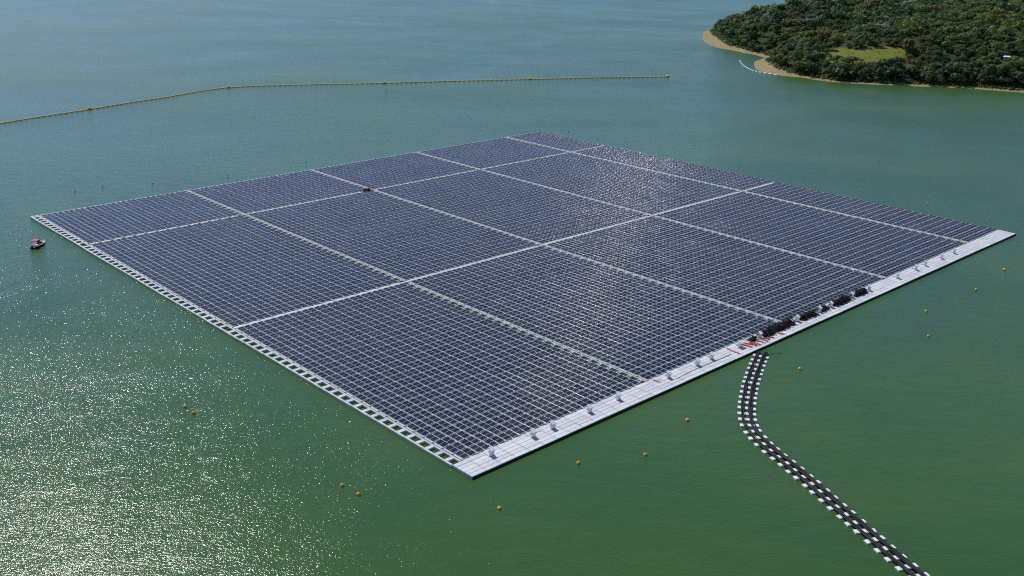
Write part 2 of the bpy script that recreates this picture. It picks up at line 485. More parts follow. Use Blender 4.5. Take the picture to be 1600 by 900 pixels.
# walkway floats: ladder of the left side, walkways between the blocks
ladder_cross = MB().cbox(.41, 1.73, -.42, .42, -.1, .42, .05)
ladder_rail = MB().cbox(0, .40, -PITCH / 2 + .01, PITCH / 2 - .01, -.1, .44, .05)
inner_rail = MB().cbox(1.74, 2.12, -PITCH / 2 + .01, PITCH / 2 - .01, -.1, .44, .05)
wx = MB()                                  # one bay of a walkway along the blocks: rails, cross float with a round opening
wx.cbox(-.80, -.68, -PITCH / 2 + .01, PITCH / 2 - .01, -.1, .40, .03)
wx.cbox(.46, .74, -PITCH / 2 + .01, PITCH / 2 - .01, -.1, .44, .05)
wx.cbox(-.67, .45, -.48, -.28, -.1, .40, .04); wx.cbox(-.67, .45, .18, .34, -.1, .40, .04)
wx.cbox(-.67, -.42, -.27, .17, -.1, .40, .04); wx.cbox(.18, .45, -.27, .17, -.1, .40, .04)
kinds = {'cross_float': ladder_cross, 'edge_float': ladder_rail, 'inner_float': inner_rail, 'walkway_float': wx}
place = {k: [] for k in kinds}
yy = DECK + .35 + PITCH * .5
ylad = []
for by, m in blocks_y:
    for j in range(m): ylad.append(by + (j + .5) * PITCH)
for yv in ylad:
    xo = .10 * sway(0, yv, 40, 45) + .05 * sway(0, yv, 12, 46)
    place['edge_float'].append((xo - .05, yv, rng.normal(0, .008), R(rng.normal(0, .2)), R(rng.normal(0, .4)), R(rng.normal(0, .15))))
    place['inner_float'].append((xo - .05, yv, rng.normal(0, .008), 0, 0, R(rng.normal(0, .1))))
    place['cross_float'].append((xo - .05, yv + .55, rng.normal(0, .01), R(rng.normal(0, .4)), 0, R(rng.normal(0, .5))))
for w0 in walk_x:
    for yv in ylad:
        place['walkway_float'].append((w0 + SLOT / 2, yv, rng.normal(0, .008), R(rng.normal(0, .3)), R(rng.normal(0, .3)), R(rng.normal(0, .2))))
for wy in walk_y:                          # fill the ladder and the crossings at the transverse walkways
    place['edge_float'].append((0, wy + VSLOT / 2, 0, 0, 0, 0)); place['inner_float'].append((0, wy + VSLOT / 2, 0, 0, 0, 0))
for k, mb in kinds.items():
    sp = sorted(place[k], key=lambda s: cam_dist(s[0], s[1]))
    me_ = mb.mesh(k, M['walk'])
    cap = 220 if k == 'walkway_float' else 300
    for s in sp[:cap]: link(k, me_, arr, s[:3], s[3:])
    if sp[cap:]: link(k + '_field', repeat_mesh(k + '_field', mb, sp[cap:], M['walk']), arr)['kind'] = 'stuff'
# transverse walkways (across the blocks): the nearer one unbroken, the farther one of spaced floats
tw1 = MB().cbox(-PAIR / 2 + .012, PAIR / 2 - .012, -.33, .33, -.1, .43, .04)
tw2 = MB().cbox(-.95, .95, -.36, .36, -.1, .43, .05); tw2.cbox(.96, 2.08, -.16, .16, -.1, .34, .04)
for wy, mb in ((walk_y[0], tw1), (walk_y[1], tw2)):
    me_ = mb.mesh('crossing_float', M['walk'])
    for i in range(int((X_END - 2.2) / PAIR)):
        link('crossing_float', me_, arr, (2.2 + (i + .5) * PAIR, wy + VSLOT / 2, .012 + rng.normal(0, .006)), (0, 0, R(rng.normal(0, .15))))
# outer rims of the two far sides
ef_ = MB().cbox(-PAIR / 2 + .01, PAIR / 2 - .01, -.30, .30, -.1, .44, .05)
link('rim_float_field', repeat_mesh('rim_float_field', ef_, [((i + .5) * X_MAX / 66, Y_END + .42, 0, 0, 0, 0) for i in range(66)], M['walk']), arr)['kind'] = 'stuff'
ef2 = MB().cbox(-.12, .12, -PITCH / 2 + .01, PITCH / 2 - .01, -.1, .36, .04)
link('side_float_field', repeat_mesh('side_float_field', ef2, [(X_END + .28, yv, 0, 0, 0, 0) for yv in ylad], M['float']), arr)['kind'] = 'stuff'

# ------------------------------------------------------------------ inverter cabinets on the deck
def cabinet_meshes():
    body = MB().cbox(-.40, .40, -.20, .20, .16, 1.06, .03).mesh('cabinet_body', M['white'])
    door = MB().box(-.35, .35, -.218, -.201, .22, 1.00).mesh('door', M['white'])
    handle = MB().box(.24, .28, -.245, -.219, .55, .70).mesh('handle', M['grey'])
    hood = MB()
    pr = [(-.44, .98), (-.42, 1.02), (-.04, 1.20), (.34, 1.38), (.36, 1.33)]
    vs_ = [(sx, py, pz) for sx in (-.45, .45) for py, pz in pr] + [(sx, py, pz - .025) for sx in (-.45, .45) for py, pz in pr]
    k = len(pr)
    fs = [(i, i + 1, k + i + 1, k + i) for i in range(k - 1)] + [(2 * k + i + 1, 2 * k + i, 3 * k + i, 3 * k + i + 1) for i in range(k - 1)]
    fs += [(0, k, 3 * k, 2 * k), (k - 1, 3 * k - 1, 4 * k - 1, 2 * k - 1)]
    hood.add(vs_, fs, 0, False)
    hood.box(-.37, -.34, -.05, .16, 1.05, 1.18); hood.box(.34, .37, -.05, .16, 1.05, 1.18)
    hood = hood.mesh('rain_hood', M['white'])
    leg = MB().box(-.04, .04, -.04, .04, 0, .165).box(-.07, .07, -.07, .07, 0, .02).mesh('leg', M['grey'])
    duct = MB().tube([(.40, .0, .70), (.47, .02, .62), (.48, .1, .35), (.46, .35, .08), (.42, .8, .05), (.40, 1.25, .12)], .045, 6).mesh('cable_duct', M['black'])
    return body, door, handle, hood, leg, duct
CB = cabinet_meshes()
cab_x = [6.6, 15.8, 20.3, 29.3, 36.8, 50.8, 59.5, 63.9, 73.0, 80.4, 94.4, 102.9, 107.6, 116.8, 124.3, 137.9, 147.3, 152.3, 161.1, 168.1]
ORD = ['first', 'second', 'third', 'fourth', 'fifth', 'sixth', 'seventh', 'eighth', 'ninth', 'tenth', 'eleventh', 'twelfth', 'thirteenth', 'fourteenth',
       'fifteenth', 'sixteenth', 'seventeenth', 'eighteenth', 'nineteenth', 'twentieth']
CAB_LABEL = {0: 'white inverter cabinet on the deck, nearest to the bottom corner of the array',
             7: 'white inverter cabinet on the deck just before the red cables begin',
             8: 'white inverter cabinet standing between the red cables above the black floating cableway',
             19: 'white inverter cabinet on the deck, last one before the far deck end'}
for i, cx in enumerate(cab_x):
    e = bpy.data.objects.new('inverter_cabinet', None); col.objects.link(e)
    e.location = a2w(cx, 3.0 + rng.normal(0, .06), .455); e.rotation_euler = (0, 0, ANG + R(rng.normal(0, 2.0)))
    tag(e, CAB_LABEL.get(i, 'white inverter cabinet on the deck, %s one counted from the bottom corner' % ORD[i]), 'cabinet', 'inverter cabinets along the white deck')
    link('cabinet_body', CB[0], e); d_ = link('door', CB[1], e); link('handle', CB[2], d_); link('rain_hood', CB[3], e)
    for lx in (-.3, .3):
        for ly in (-.12, .12): link('leg', CB[4], e, (lx, ly, 0))
    link('cable_duct', CB[5], e)

# ------------------------------------------------------------------ black cable heaps and red cables on the deck
def heap(x0, x1, yc, hw, hh, seed, label, z=.455):
    r = random.Random(seed); mb = MB(); L = x1 - x0
    for _ in range(max(10, int(L * 11))):
        cx = r.uniform(x0, x1) - x0; t = r.random() ** .6
        edge = min(1.0, min(cx, L - cx) / .8 + .45)
        cy = r.gauss(0, hw * .55); cy = max(-hw, min(hw, cy))
        top = hh * edge * max(.2, 1 - (cy / hw) ** 2 * .8)
        cz = .08 + t * top
        ra, rb = r.uniform(.25, .62), r.uniform(.18, .45)
        ang, ti, tj = r.uniform(0, 3.14), r.gauss(0, .35), r.gauss(0, .35)
        pts = []
        turn = r.uniform(4.0, 6.6); n = 9
        for k in range(n + 1):
            w = turn * k / n
            px, py = ra * math.cos(w), rb * math.sin(w) + .05 * math.sin(3 * w)
            qx, qy = px * math.cos(ang) - py * math.sin(ang), px * math.sin(ang) + py * math.cos(ang)
            pts.append((cx + qx, cy + qy, max(.06, cz + ti * qx + tj * qy)))
        mb.tube(pts, r.uniform(.05, .085), 5)
    nx_, ny_ = max(4, int(L / .5)), 6                       # packed lower layers of the heap
    vv, ff = [], []
    for i in range(nx_ + 1):
        for j in range(ny_ + 1):
            u_, w_ = i / nx_, j / ny_ * 2 - 1
            e_ = min(1.0, min(u_, 1 - u_) * L / .8 + .15)
            vv.append((u_ * L + r.uniform(-.1, .1), w_ * hw * .95, .03 + (0 if abs(w_) > .99 or i in (0, nx_) else hh * e_ * (1 - w_ * w_) * r.uniform(.6, .95))))
    for i in range(nx_):
        for j in range(ny_):
            a_ = i * (ny_ + 1) + j; ff.append((a_, a_ + ny_ + 1, a_ + ny_ + 2, a_ + 1))
    mb.add(vv, ff)
    o = mb.build('cable_heap', M['black'])
    o.location = a2w(x0, yc, z); o.rotation_euler = (0, 0, ANG)
    return tag(o, label, 'cables', 'heaps of black cable on the deck')
heap(77.6, 79.4, 3.4, .7, .55, 1, 'small separate heap of black cable beside the red cables on the deck')
heap(81.4, 92.9, 3.5, 1.25, 1.05, 2, 'longest heap of tangled black cables, right behind the red cables on the deck')
heap(95.4, 101.8, 3.4, 1.0, .95, 3, 'heap of tangled black cables between the eleventh and twelfth inverter cabinets')
heap(103.6, 106.6, 3.4, .9, .85, 4, 'short heap of black cables between the twelfth and thirteenth inverter cabinets')
heap(108.6, 115.8, 3.3, 1.05, 1.0, 5, 'heap of tangled black cables between the thirteenth and fourteenth inverter cabinets')
heap(117.8, 123.4, 3.3, .9, .8, 6, 'last heap of black cables, farthest along the deck from the bottom corner')
heap(88.0, 90.2, 153.6, .7, .75, 7, 'lone black heap of cable where two far walkways cross', .445)

def red_cable(x, y, L, n, seed, label):
    r = random.Random(seed); mb = MB()
    for k in range(n):
        ox, pts, ph = r.uniform(-.22, .22), [], r.uniform(0, 6)
        z = .045 + .05 * (k % 3)
        l0, l1 = r.uniform(-.15, .15), L + r.uniform(-.4, .3)
        for i in range(9):
            t = l0 + (l1 - l0) * i / 8
            pts.append((ox + .10 * math.sin(2.1 * t + ph) + .12 * (t - L / 2) * r.uniform(.3, .6), -t, z))
        mb.tube(pts, .06, 5)
    o = mb.build('red_cable', M['red'])
    o.location = a2w(x, y, .455); o.rotation_euler = (0, 0, ANG + R(r.uniform(-14, 10)))
    return tag(o, label, 'cables', 'red cables lying across the deck')
GR = 'short bundle of red cable lying across the white deck before the black heaps'
red_cable(70.8, 4.1, 3.4, 3, 1, 'thin red cable lying alone across the deck before the ninth inverter cabinet')
red_cable(74.6, 3.6, 2.2, 10, 2, 'brightest bundle of red cables heaped right behind the ninth inverter cabinet')
for i, (rx, ry, rl_, rn) in enumerate([(73.9, 3.9, 2.4, 5), (75.7, 3.7, 2.6, 4), (76.7, 3.2, 2.2, 4), (77.6, 2.7, 1.9, 4), (78.6, 2.6, 1.7, 6), (79.8, 2.7, 1.7, 5), (81.0, 2.6, 1.6, 5), (82.3, 2.5, 1.5, 6)]):
    red_cable(rx, ry, rl_, rn, 10 + i, GR)
red_cable(85.4, 2.4, 1.4, 8, 30, 'last red cable bundle, in front of the longest black heap')
red_cable(47.9, 4.3, 1.4, 3, 31, 'faded red cable at the end of the first walkway, before the sixth inverter cabinet')
# black supply cable lying along the deck
pts = [a2w(51.2, 1.9, .49)]
for i in range(12):
    t = i / 11; pts.append(a2w(52 + 17 * t, 1.75 + .25 * math.sin(5 * t) + .5 * t, .49))
tag(MB().tube(pts, .045, 5).build('supply_cable', M['black']), 'thin black cable lying lengthwise on the deck left of the red cables', 'cable')

# ------------------------------------------------------------------ floating cableway to the shore
CW = [(49.9, 184.6), (48.7, 182.1), (46.7, 176.9), (44.1, 169.6), (41.9, 162.1), (40.7, 156.6), (40.4, 152.3), (40.9, 148.5), (42.0, 144.7), (43.7, 140.2), (45.4, 135.4),
      (47.1, 130.0), (48.8, 124.8), (50.6, 119.2), (52.3, 114.3), (54.0, 109.7), (55.9, 104.4), (58.0, 98.6)]
CW = np.array(CW) * 1.003
def resample(pts, step, dense=40):
    pts = np.asarray(pts, float); out = []
    for i in range(len(pts) - 1):
        p0, p1, p2, p3 = pts[max(i - 1, 0)], pts[i], pts[i + 1], pts[min(i + 2, len(pts) - 1)]
        for k in range(dense):
            t = k / dense
            out.append(.5 * ((2 * p1) + (-p0 + p2) * t + (2 * p0 - 5 * p1 + 4 * p2 - p3) * t * t + (-p0 + 3 * p1 - 3 * p2 + p3) * t ** 3))
    out.append(pts[-1]); out = np.array(out)
    s = np.r_[0, np.cumsum(np.hypot(*np.diff(out, axis=0).T))]
    n = int(s[-1] / step); q = np.arange(n + 1) * step
    P_ = np.stack([np.interp(q, s, out[:, 0]), np.interp(q, s, out[:, 1])], 1)
    T_ = np.gradient(P_, axis=0); T_ /= np.linalg.norm(T_, axis=1)[:, None]
    return P_, T_
cwy = bpy.data.objects.new('floating_cableway', None); col.objects.link(cwy); cwy.location = (CW[0][0], CW[0][1], 0)
tag(cwy, 'long curved floating cableway of black pipes on white cross floats', 'cableway')
Pc, Tc = resample(CW, 2.2)
bar = MB()
for a_, b_ in ((-1.52, -.55), (-.54, .29), (.30, 1.66)): bar.cbox(a_, b_, -.46, .46, -.15, .22, .06)
bar_me = bar.mesh('float', M['white'])
for i in range(1, len(Pc)):
    link('float', bar_me, cwy, (Pc[i][0] - CW[0][0], Pc[i][1] - CW[0][1], rng.normal(0, .015)), (0, R(rng.normal(0, .8)), math.atan2(Tc[i][1], Tc[i][0]) + math.pi / 2 + R(rng.normal(0, 4.0))))
Pd, Td = resample(CW, .55)
for k, (off, rad, zz) in enumerate([(-.86, .11, .33), (-.55, .11, .33), (-.70, .09, .22), (.40, .12, .34), (.66, .12, .34), (.92, .12, .34), (.54, .09, .48), (-.30, .05, .28)]):
    ph = k * 1.7
    pts = []
    for i in range(len(Pd)):
        sgn = np.array([-Td[i][1], Td[i][0]])              # left of travel
        w = -off + .05 * math.sin(i * .45 + ph)
        q = Pd[i] + sgn * (-w)
        pts.append((q[0] - CW[0][0], q[1] - CW[0][1], zz + .02 * math.sin(i * 1.4 + ph)))
    MB().tube(pts, rad, 6).build('pipe', M['black'], cwy)
# black frame beams under the pipes, coloured dark for the shade between floats
for off in (-.70, .66):
    pts = []
    for i in range(len(Pd)):
        q = Pd[i] + np.array([-Td[i][1], Td[i][0]]) * off
        pts.append((q[0] - CW[0][0], q[1] - CW[0][1], .10))
    MB().tube(pts, .16, 4).build('shade_beam', M['black'], cwy)
MB().tube([(.3, -1.9, .55), (1.6, -1.75, .6), (3.4, -1.3, .62)], .05, 5).build('pipe_end', M['black'], cwy)

# ------------------------------------------------------------------ ball buoys round the array
def buoy_meshes(mat):
    prof = [(.03, -.30)] + [(.33 * math.cos(a), .33 * math.sin(a)) for a in np.linspace(-1.2, -.08, 6)] + [(.345, -.02), (.345, .02)] + [(.33 * math.cos(a), .33 * math.sin(a)) for a in np.linspace(.08, 1.25, 6)] + [(.06, .33), (.06, .36)]
    body = MB().lathe(prof, 18).mesh('ball_buoy', mat)
    t = [(.055 * math.cos(a), 0, .40 + .06 * math.sin(a)) for a in np.linspace(-.6, 3.74, 9)]
    return body, MB().tube(t, .018, 5).mesh('lifting_eye', M['grey'])
BM = buoy_meshes(M['yellow'])
BUOYS = [((-1.3, 126.2), 'yellow ball buoy in open green water straight below the bottom corner'),
         ((-22.0, 129.4), 'right one of two yellow ball buoys below the ladder-like left walkway'),
         ((-24.8, 131.8), 'left one of two yellow ball buoys below the ladder-like left walkway'),
         ((10.8, 139.6), 'yellow ball buoy off the deck, nearest to the bottom corner'),
         ((21.6, 142.6), 'second yellow ball buoy off the deck from the bottom corner'),
         ((30.2, 154.8), 'yellow ball buoy off the deck, nearest to the left of the black cableway'),
         ((55.2, 176.9), 'yellow ball buoy in open water just right of the black cableway'),
         ((86.4, 194.5), 'lower of two yellow ball buoys well out from the far half of the deck'),
         ((91.5, 209.1), 'upper of two yellow ball buoys well out from the far half of the deck'),
         ((108.9, 224.1), 'yellow ball buoy off the deck, second from the right corner'),
         ((122.4, 239.3), 'yellow ball buoy off the deck, closest below the right corner'),
         ((79.4, 350.7), 'tiny pale buoy behind the far right side, farthest from the right corner'),
         ((88.5, 338.7), 'tiny buoy where the nearer cross walkway meets the far right side'),
         ((98.8, 324.0), 'tiny pale buoy behind the far right side, third along from the top corner'),
         ((111.5, 318.8), 'tiny yellow buoy behind the middle of the far right side'),
         ((127.7, 303.1), 'tiny yellow buoy behind the far right side, second from the right corner'),
         ((139.7, 287.1), 'tiny yellow buoy close behind the right corner of the array'),
         ((-56.0, 156.9), 'upper of two orange-yellow buoys in the glittering water left of the array'),
         ((-53.8, 154.6), 'lower of two orange-yellow buoys in the glittering water left of the array'),
         ((-134.9, 302.5), 'tiny dark buoy behind the far left side, nearest to the left corner'),
         ((-128.8, 308.5), 'tiny dark buoy behind the far left side, second from the left corner'),
         ((-114.8, 313.6), 'tiny dark buoy behind the far left side, third from the left corner'),
         ((-94.7, 327.3), 'tiny dark buoy behind the far left side, fourth from the left corner'),
         ((-72.8, 348.1), 'tiny dark buoy behind the far left side, fifth from the left corner'),
         ((-12.0, 402.7), 'tiny dark buoy just left of the top corner of the array'),
         ((22.0, 410.9), 'tiny dark buoy just right of the top corner of the array'),
         ((33.0, 397.2), 'tiny buoy behind the far right side, second from the top corner')]
for (bx, by), lb in BUOYS:
    o = link('ball_buoy', BM[0], None, (bx * 1.004, by * 1.004, .10), (R(rng.normal(0, 8)), R(rng.normal(0, 8)), rng.random() * 6))
    o.scale = [(0.72 if by > 250 else 1.0) * (1.0 + rng.normal(0, .06))] * 3
    link('lifting_eye', BM[1], o)
    tag(o, lb, 'buoy', 'ball buoys moored round the solar array')

# ------------------------------------------------------------------ debris boom across the lake
BOOM = np.array([(-224, 377), (-216.4, 392.8), (-208.9, 408.4), (-200.1, 423.7), (-186.6, 443.8), (-176.3, 461.8), (-164.5, 479.3), (-154.9, 497.9), (-143.8, 511.5), (-125.5, 519.9), (-100.7, 526.9),
        (-68.3, 534.8), (-35.8, 545.2), (8.0, 557.2), (44.3, 567.3), (84.4, 575.5)]) * 1.004
boom = bpy.data.objects.new('debris_boom', None); col.objects.link(boom); boom.location = (BOOM[-1][0], BOOM[-1][1], 0)
tag(boom, 'long line of orange floats strung across the lake behind the array', 'boom')
fm = MB().lathe([(.12, -1.0), (.33, -.9), (.37, -.5), (.37, .5), (.33, .9), (.12, 1.0)], 10).mesh('float', M['orange'])
mm = MB().lathe([(.1, -.5), (.55, -.42), (.85, -.1), (.85, .25), (.6, .55), (.25, .70), (.12, .95)], 14).mesh('marker_buoy', M['yellow'])
Pb, Tb = resample(BOOM, 2.62)
for i in range(len(Pb)):
    link('float', fm, boom, (Pb[i][0] - BOOM[-1][0], Pb[i][1] - BOOM[-1][1], .12), (0, R(90 + rng.normal(0, 2)), math.atan2(Tb[i][1], Tb[i][0]) + R(rng.normal(0, 4))))
MB().tube([(p[0] - BOOM[-1][0], p[1] - BOOM[-1][1], .10) for p in Pb], .05, 5).build('rope', M['black'], boom)
for p in [(-186.6, 443.8), (-143.8, 511.5), (-68.3, 534.8), (8.0, 557.2), (85.6, 575.8)]:
    link('marker_buoy', mm, boom, (p[0] * 1.004 - BOOM[-1][0], p[1] * 1.004 - BOOM[-1][1], .35))
WS = np.array([(142.3, 654.0), (139.9, 634.9), (139.5, 620.0), (140.5, 608.6), (142.9, 600.6), (146.2, 595.5), (149.8, 590.6)]) * 1.004
sb = bpy.data.objects.new('shore_boom', None); col.objects.link(sb); sb.location = (WS[-1][0], WS[-1][1], 0)
tag(sb, 'short curved line of white floats beside the sandy point of the peninsula', 'boom')
wfm = MB().lathe([(.12, -1.2), (.34, -1.05), (.38, -.6), (.38, .6), (.34, 1.05), (.12, 1.2)], 10).mesh('float', M['white'])
Pw, Tw = resample(WS, 3.9)
for i in range(len(Pw)):
    link('float', wfm, sb, (Pw[i][0] - WS[-1][0], Pw[i][1] - WS[-1][1], .15), (0, R(90), math.atan2(Tw[i][1], Tw[i][0]) + R(rng.normal(0, 5))))
MB().tube([(p[0] - WS[-1][0], p[1] - WS[-1][1], .12) for p in Pw], .06, 5).build('rope', M['grey'], sb)

# ------------------------------------------------------------------ work boat
def work_boat():
    e = bpy.data.objects.new('work_boat', None); col.objects.link(e)
    e.scale = (.92, .92, .92); e.location = (-121.2 * 1.004, 246.6 * 1.004, 0); e.rotation_euler = (0, 0, R(-9))       # bow towards +Y
    tag(e, 'small white and black work boat with a red canopy left of the array', 'boat')
    # stations along the length: y, half beam at gunwale, half beam at chine, keel z, sheer z
    st = [(-2.6, .92, .80, -.22, .52), (-1.4, 1.02, .86, -.25, .53), (0, 1.08, .86, -.26, .58), (1.2, 1.00, .70, -.22, .66), (2.1, .70, .38, -.10, .78), (2.7, .30, .10, .12, .88), (2.95, .05, .02, .35, .92)]
    hull = MB(); vs_, fs = [], []
    for (yy_, hb, hc, kz, sz) in st:
        vs_ += [(-hb, yy_, sz), (-hb * .98, yy_, sz * .5 + .02), (-hc, yy_, .02 + kz * .2), (0, yy_, kz), (hc, yy_, .02 + kz * .2), (hb * .98, yy_, sz * .5 + .02), (hb, yy_, sz)]
    for i in range(len(st) - 1):
        for k in range(6):
            fs.append((i * 7 + k, i * 7 + k + 1, (i + 1) * 7 + k + 1, (i + 1) * 7 + k))
    fs.append(tuple(reversed(range(7))))
    hull.add(vs_, fs, 0, True); hull.build('hull', M['hull'], e)
    dk = MB(); vs_, fs = [], []
    for (yy_, hb, hc, kz, sz) in st:
        w = max(hb - .16, .01); fl = .22 if yy_ < 1.3 else sz - .10
        vs_ += [(-hb - .03, yy_, sz - .02), (-hb - .03, yy_, sz + .05), (-w, yy_, sz + .05), (-w * .97, yy_, fl), (w * .97, yy_, fl), (w, yy_, sz + .05), (hb + .03, yy_, sz + .05), (hb + .03, yy_, sz - .02)]
    for i in range(len(st) - 1):
        for k in range(7): fs.append((i * 8 + k + 1, i * 8 + k, (i + 1) * 8 + k, (i + 1) * 8 + k + 1))
    dk.add(vs_, fs); dk.box(-.88, .88, -2.62, -2.54, .2, .54); dk.build('deck', M['boat_deck'], e)
    MB().cbox(-.40, .40, .05, .60, .22, 1.35, .06).build('console', M['hull'], e)
    MB().add([(-.34, .50, 1.33), (.34, .50, 1.33), (.30, .34, 1.80), (-.30, .34, 1.80), (-.34, .53, 1.33), (.34, .53, 1.33), (.30, .37, 1.80), (-.30, .37, 1.80)],
             [(0, 1, 2, 3), (7, 6, 5, 4), (0, 4, 5, 1), (3, 2, 6, 7), (0, 3, 7, 4), (1, 5, 6, 2)]).build('windscreen', M['smoked'], e)
    MB().cbox(-.45, .45, -.95, -.45, .22, .68, .06).build('seat', M['white'], e)
    MB().cbox(-.65, .65, -2.1, -1.7, .22, .58, .06).build('seat', M['white'], e)
    MB().cbox(-.4, .4, 1.25, 1.75, .58, .74, .05).build('hatch', M['hull'], e)
    can = MB(); vs_, fs = [], []
    n = 8
    for zoff in (0, -.05):
        for yy_ in (-1.95, -1.15, -.30):
            for k in range(n + 1):
                w = math.pi * (k / n); vs_.append((-.92 * math.cos(w), yy_, 1.98 + .22 * math.sin(w) + zoff - .04 * abs(yy_ + .8)))
    g = 3 * (n + 1)
    for s_ in (0, 1):
        for i in range(2):
            for k in range(n):
                q = (i * (n + 1) + k, i * (n + 1) + k + 1, (i + 1) * (n + 1) + k + 1, (i + 1) * (n + 1) + k)
                fs.append(tuple(s_ * g + a for a in (q if s_ == 0 else q[::-1])))
    can.add(vs_, fs, 0, True); can.build('canopy', M['canopy'], e)
    for sx in (-.9, .9):
        for (y0, y1) in ((-1.4, -1.7), (-.6, -.4)):
            MB().tube([(sx, y0, .55), (sx * .98, y1, 1.97)], .03, 6).build('canopy_post', M['grey'], e)
    ob = MB().cbox(-.20, .20, -3.05, -2.62, .55, 1.02, .08); ob.box(-.08, .08, -2.95, -2.75, -.35, .55); ob.build('outboard_motor', M['hull'], e)
    return e
work_boat()

# ------------------------------------------------------------------ trees of the peninsula
def leaf_material():
    m = new_mat('tree_leaves', (0.05, 0.08, 0.03), 0.6, spec=0.3); nt = m.node_tree; b = nt.nodes['Principled BSDF']
    a = N(nt, 'ShaderNodeAttribute', attribute_name='tint')
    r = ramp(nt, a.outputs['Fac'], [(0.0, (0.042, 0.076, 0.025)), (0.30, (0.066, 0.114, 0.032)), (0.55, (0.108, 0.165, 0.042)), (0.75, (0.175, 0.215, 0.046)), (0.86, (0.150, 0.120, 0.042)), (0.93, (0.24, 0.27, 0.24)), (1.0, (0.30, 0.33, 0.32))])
    l = N(nt, 'ShaderNodeAttribute', attribute_name='leaf')
    hv = N(nt, 'ShaderNodeHueSaturation'); nt.links.new(r.outputs[0], hv.inputs['Color'])
    o = N(nt, 'ShaderNodeObjectInfo')
    nt.links.new(math_(nt, 'ADD', math_(nt, 'MULTIPLY', l.outputs['Fac'], 0.45), math_(nt, 'ADD', math_(nt, 'MULTIPLY', o.outputs['Random'], 0.25), 0.65)), hv.inputs['Value'])
    nt.links.new(hv.outputs[0], b.inputs['Base Color'])
    tr = N(nt, 'ShaderNodeBsdfTranslucent'); nt.links.new(hv.outputs[0], tr.inputs['Color'])
    mx = N(nt, 'ShaderNodeMixShader'); mx.inputs[0].default_value = 0.42
    nt.links.new(b.outputs[0], mx.inputs[1]); nt.links.new(tr.outputs[0], mx.inputs[2])
    nt.links.new(mx.outputs[0], nt.nodes['Material Output'].inputs['Surface'])
    return m
M['leaf'] = leaf_material()
M['bark'] = new_mat('tree_bark', (0.09, 0.07, 0.05), 0.9)

def crown_quads(seed, nleaf, size):
    """leaf faces over several uneven lobes; unit crown: radius about 1, z 0..1.5"""
    r = np.random.default_rng(seed)
    nl = r.integers(6, 10)
    c = np.stack([r.normal(0, .45, nl), r.normal(0, .45, nl), r.uniform(.45, 1.05, nl)], 1)
    rad = r.uniform(.32, .55, nl)
    c[0] = (0, 0, .8); rad[0] = .62
    w = rad ** 2 / (rad ** 2).sum()
    k = r.choice(nl, nleaf, p=w)
    d = r.normal(0, 1, (nleaf, 3)); d[:, 2] = np.abs(d[:, 2]) * 1.0 - .35 * (r.random(nleaf) < .4); d /= np.linalg.norm(d, axis=1)[:, None]
    p = c[k] + d * (rad[k] * r.uniform(.72, 1.08, nleaf))[:, None] * np.array([1, 1, .85])
    nrm = d + r.normal(0, .28, (nleaf, 3)); nrm[:, 2] += .25; nrm /= np.linalg.norm(nrm, axis=1)[:, None]
    t = np.cross(nrm, r.normal(0, 1, (nleaf, 3))); t /= np.linalg.norm(t, axis=1)[:, None]
    s = np.cross(nrm, t)
    a = (size * r.uniform(.6, 1.35, nleaf))[:, None]; b = a * r.uniform(.5, .9, nleaf)[:, None]
    V = np.stack([p - t * a - s * b * .4, p - t * a * .1 + s * b, p + t * a + s * b * .3, p + t * a * .2 - s * b], 1).reshape(-1, 3)
    leaf = np.repeat(r.random(nleaf), 4)
    return V.astype(np.float32), leaf.astype(np.float32)

# where trees stand
cand = []
for gx_ in np.arange(135, 760, 5.2):
    for gy_ in np.arange(520, 1330, 5.2):
        cand.append((gx_ + rng.uniform(-2.4, 2.4), gy_ + rng.uniform(-2.4, 2.4)))
cand = np.array(cand)
az = np.degrees(np.arctan2(cand[:, 0], cand[:, 1])); dist = np.hypot(cand[:, 0], cand[:, 1])
hh, dd = ground_height(cand)
bc = 5.0 + 9.0 * np.exp(-((cand[:, 0] - 140) ** 2 / 30 ** 2 + (cand[:, 1] - 770) ** 2 / 75 ** 2)) + 11.0 * np.exp(-((cand[:, 0] - 148) ** 2 / 14 ** 2 + (cand[:, 1] - 622) ** 2 / 40 ** 2))
ok = (dd > bc + 1.5) & (az < 29.5) & (dist < 1230) & ~in_meadow(cand, .02)
SHED = (277.0, 583.0)
ok &= ~((np.hypot(cand[:, 0] - SHED[0], cand[:, 1] - SHED[1]) < 5.5) | ((np.abs(cand[:, 0] - SHED[0] + .45 * (SHED[1] - cand[:, 1])) < 3) & (cand[:, 1] < SHED[1]) & (cand[:, 1] > SHED[1] - 6)))
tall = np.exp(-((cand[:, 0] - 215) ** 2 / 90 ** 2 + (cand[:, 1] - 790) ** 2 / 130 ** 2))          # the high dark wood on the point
front = np.exp(-((dd - bc - 5) / 12.0) ** 2) * (cand[:, 1] < 640)                                 # denser row of larger, darker trees above the shore
cl = .5 + .5 * wob(cand, 60, 21)
keepp = rng.random(len(cand)) < (.72 - .22 * tall + .2 * front)
ok &= keepp
T = np.where(ok)[0]
size = 2.8 + 2.5 * tall[T] + 1.5 * front[T] + 1.6 * (cl[T] - .5) + rng.normal(0, .95, len(T))
size = np.clip(size, 1.4, 6.6)
big = rng.random(len(T)) < .035
size[big] *= 1.35
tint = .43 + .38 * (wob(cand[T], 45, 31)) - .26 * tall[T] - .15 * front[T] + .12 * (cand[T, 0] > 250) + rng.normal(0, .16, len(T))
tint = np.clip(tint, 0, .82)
rare = rng.random(len(T)); tint[rare < .03] = .86
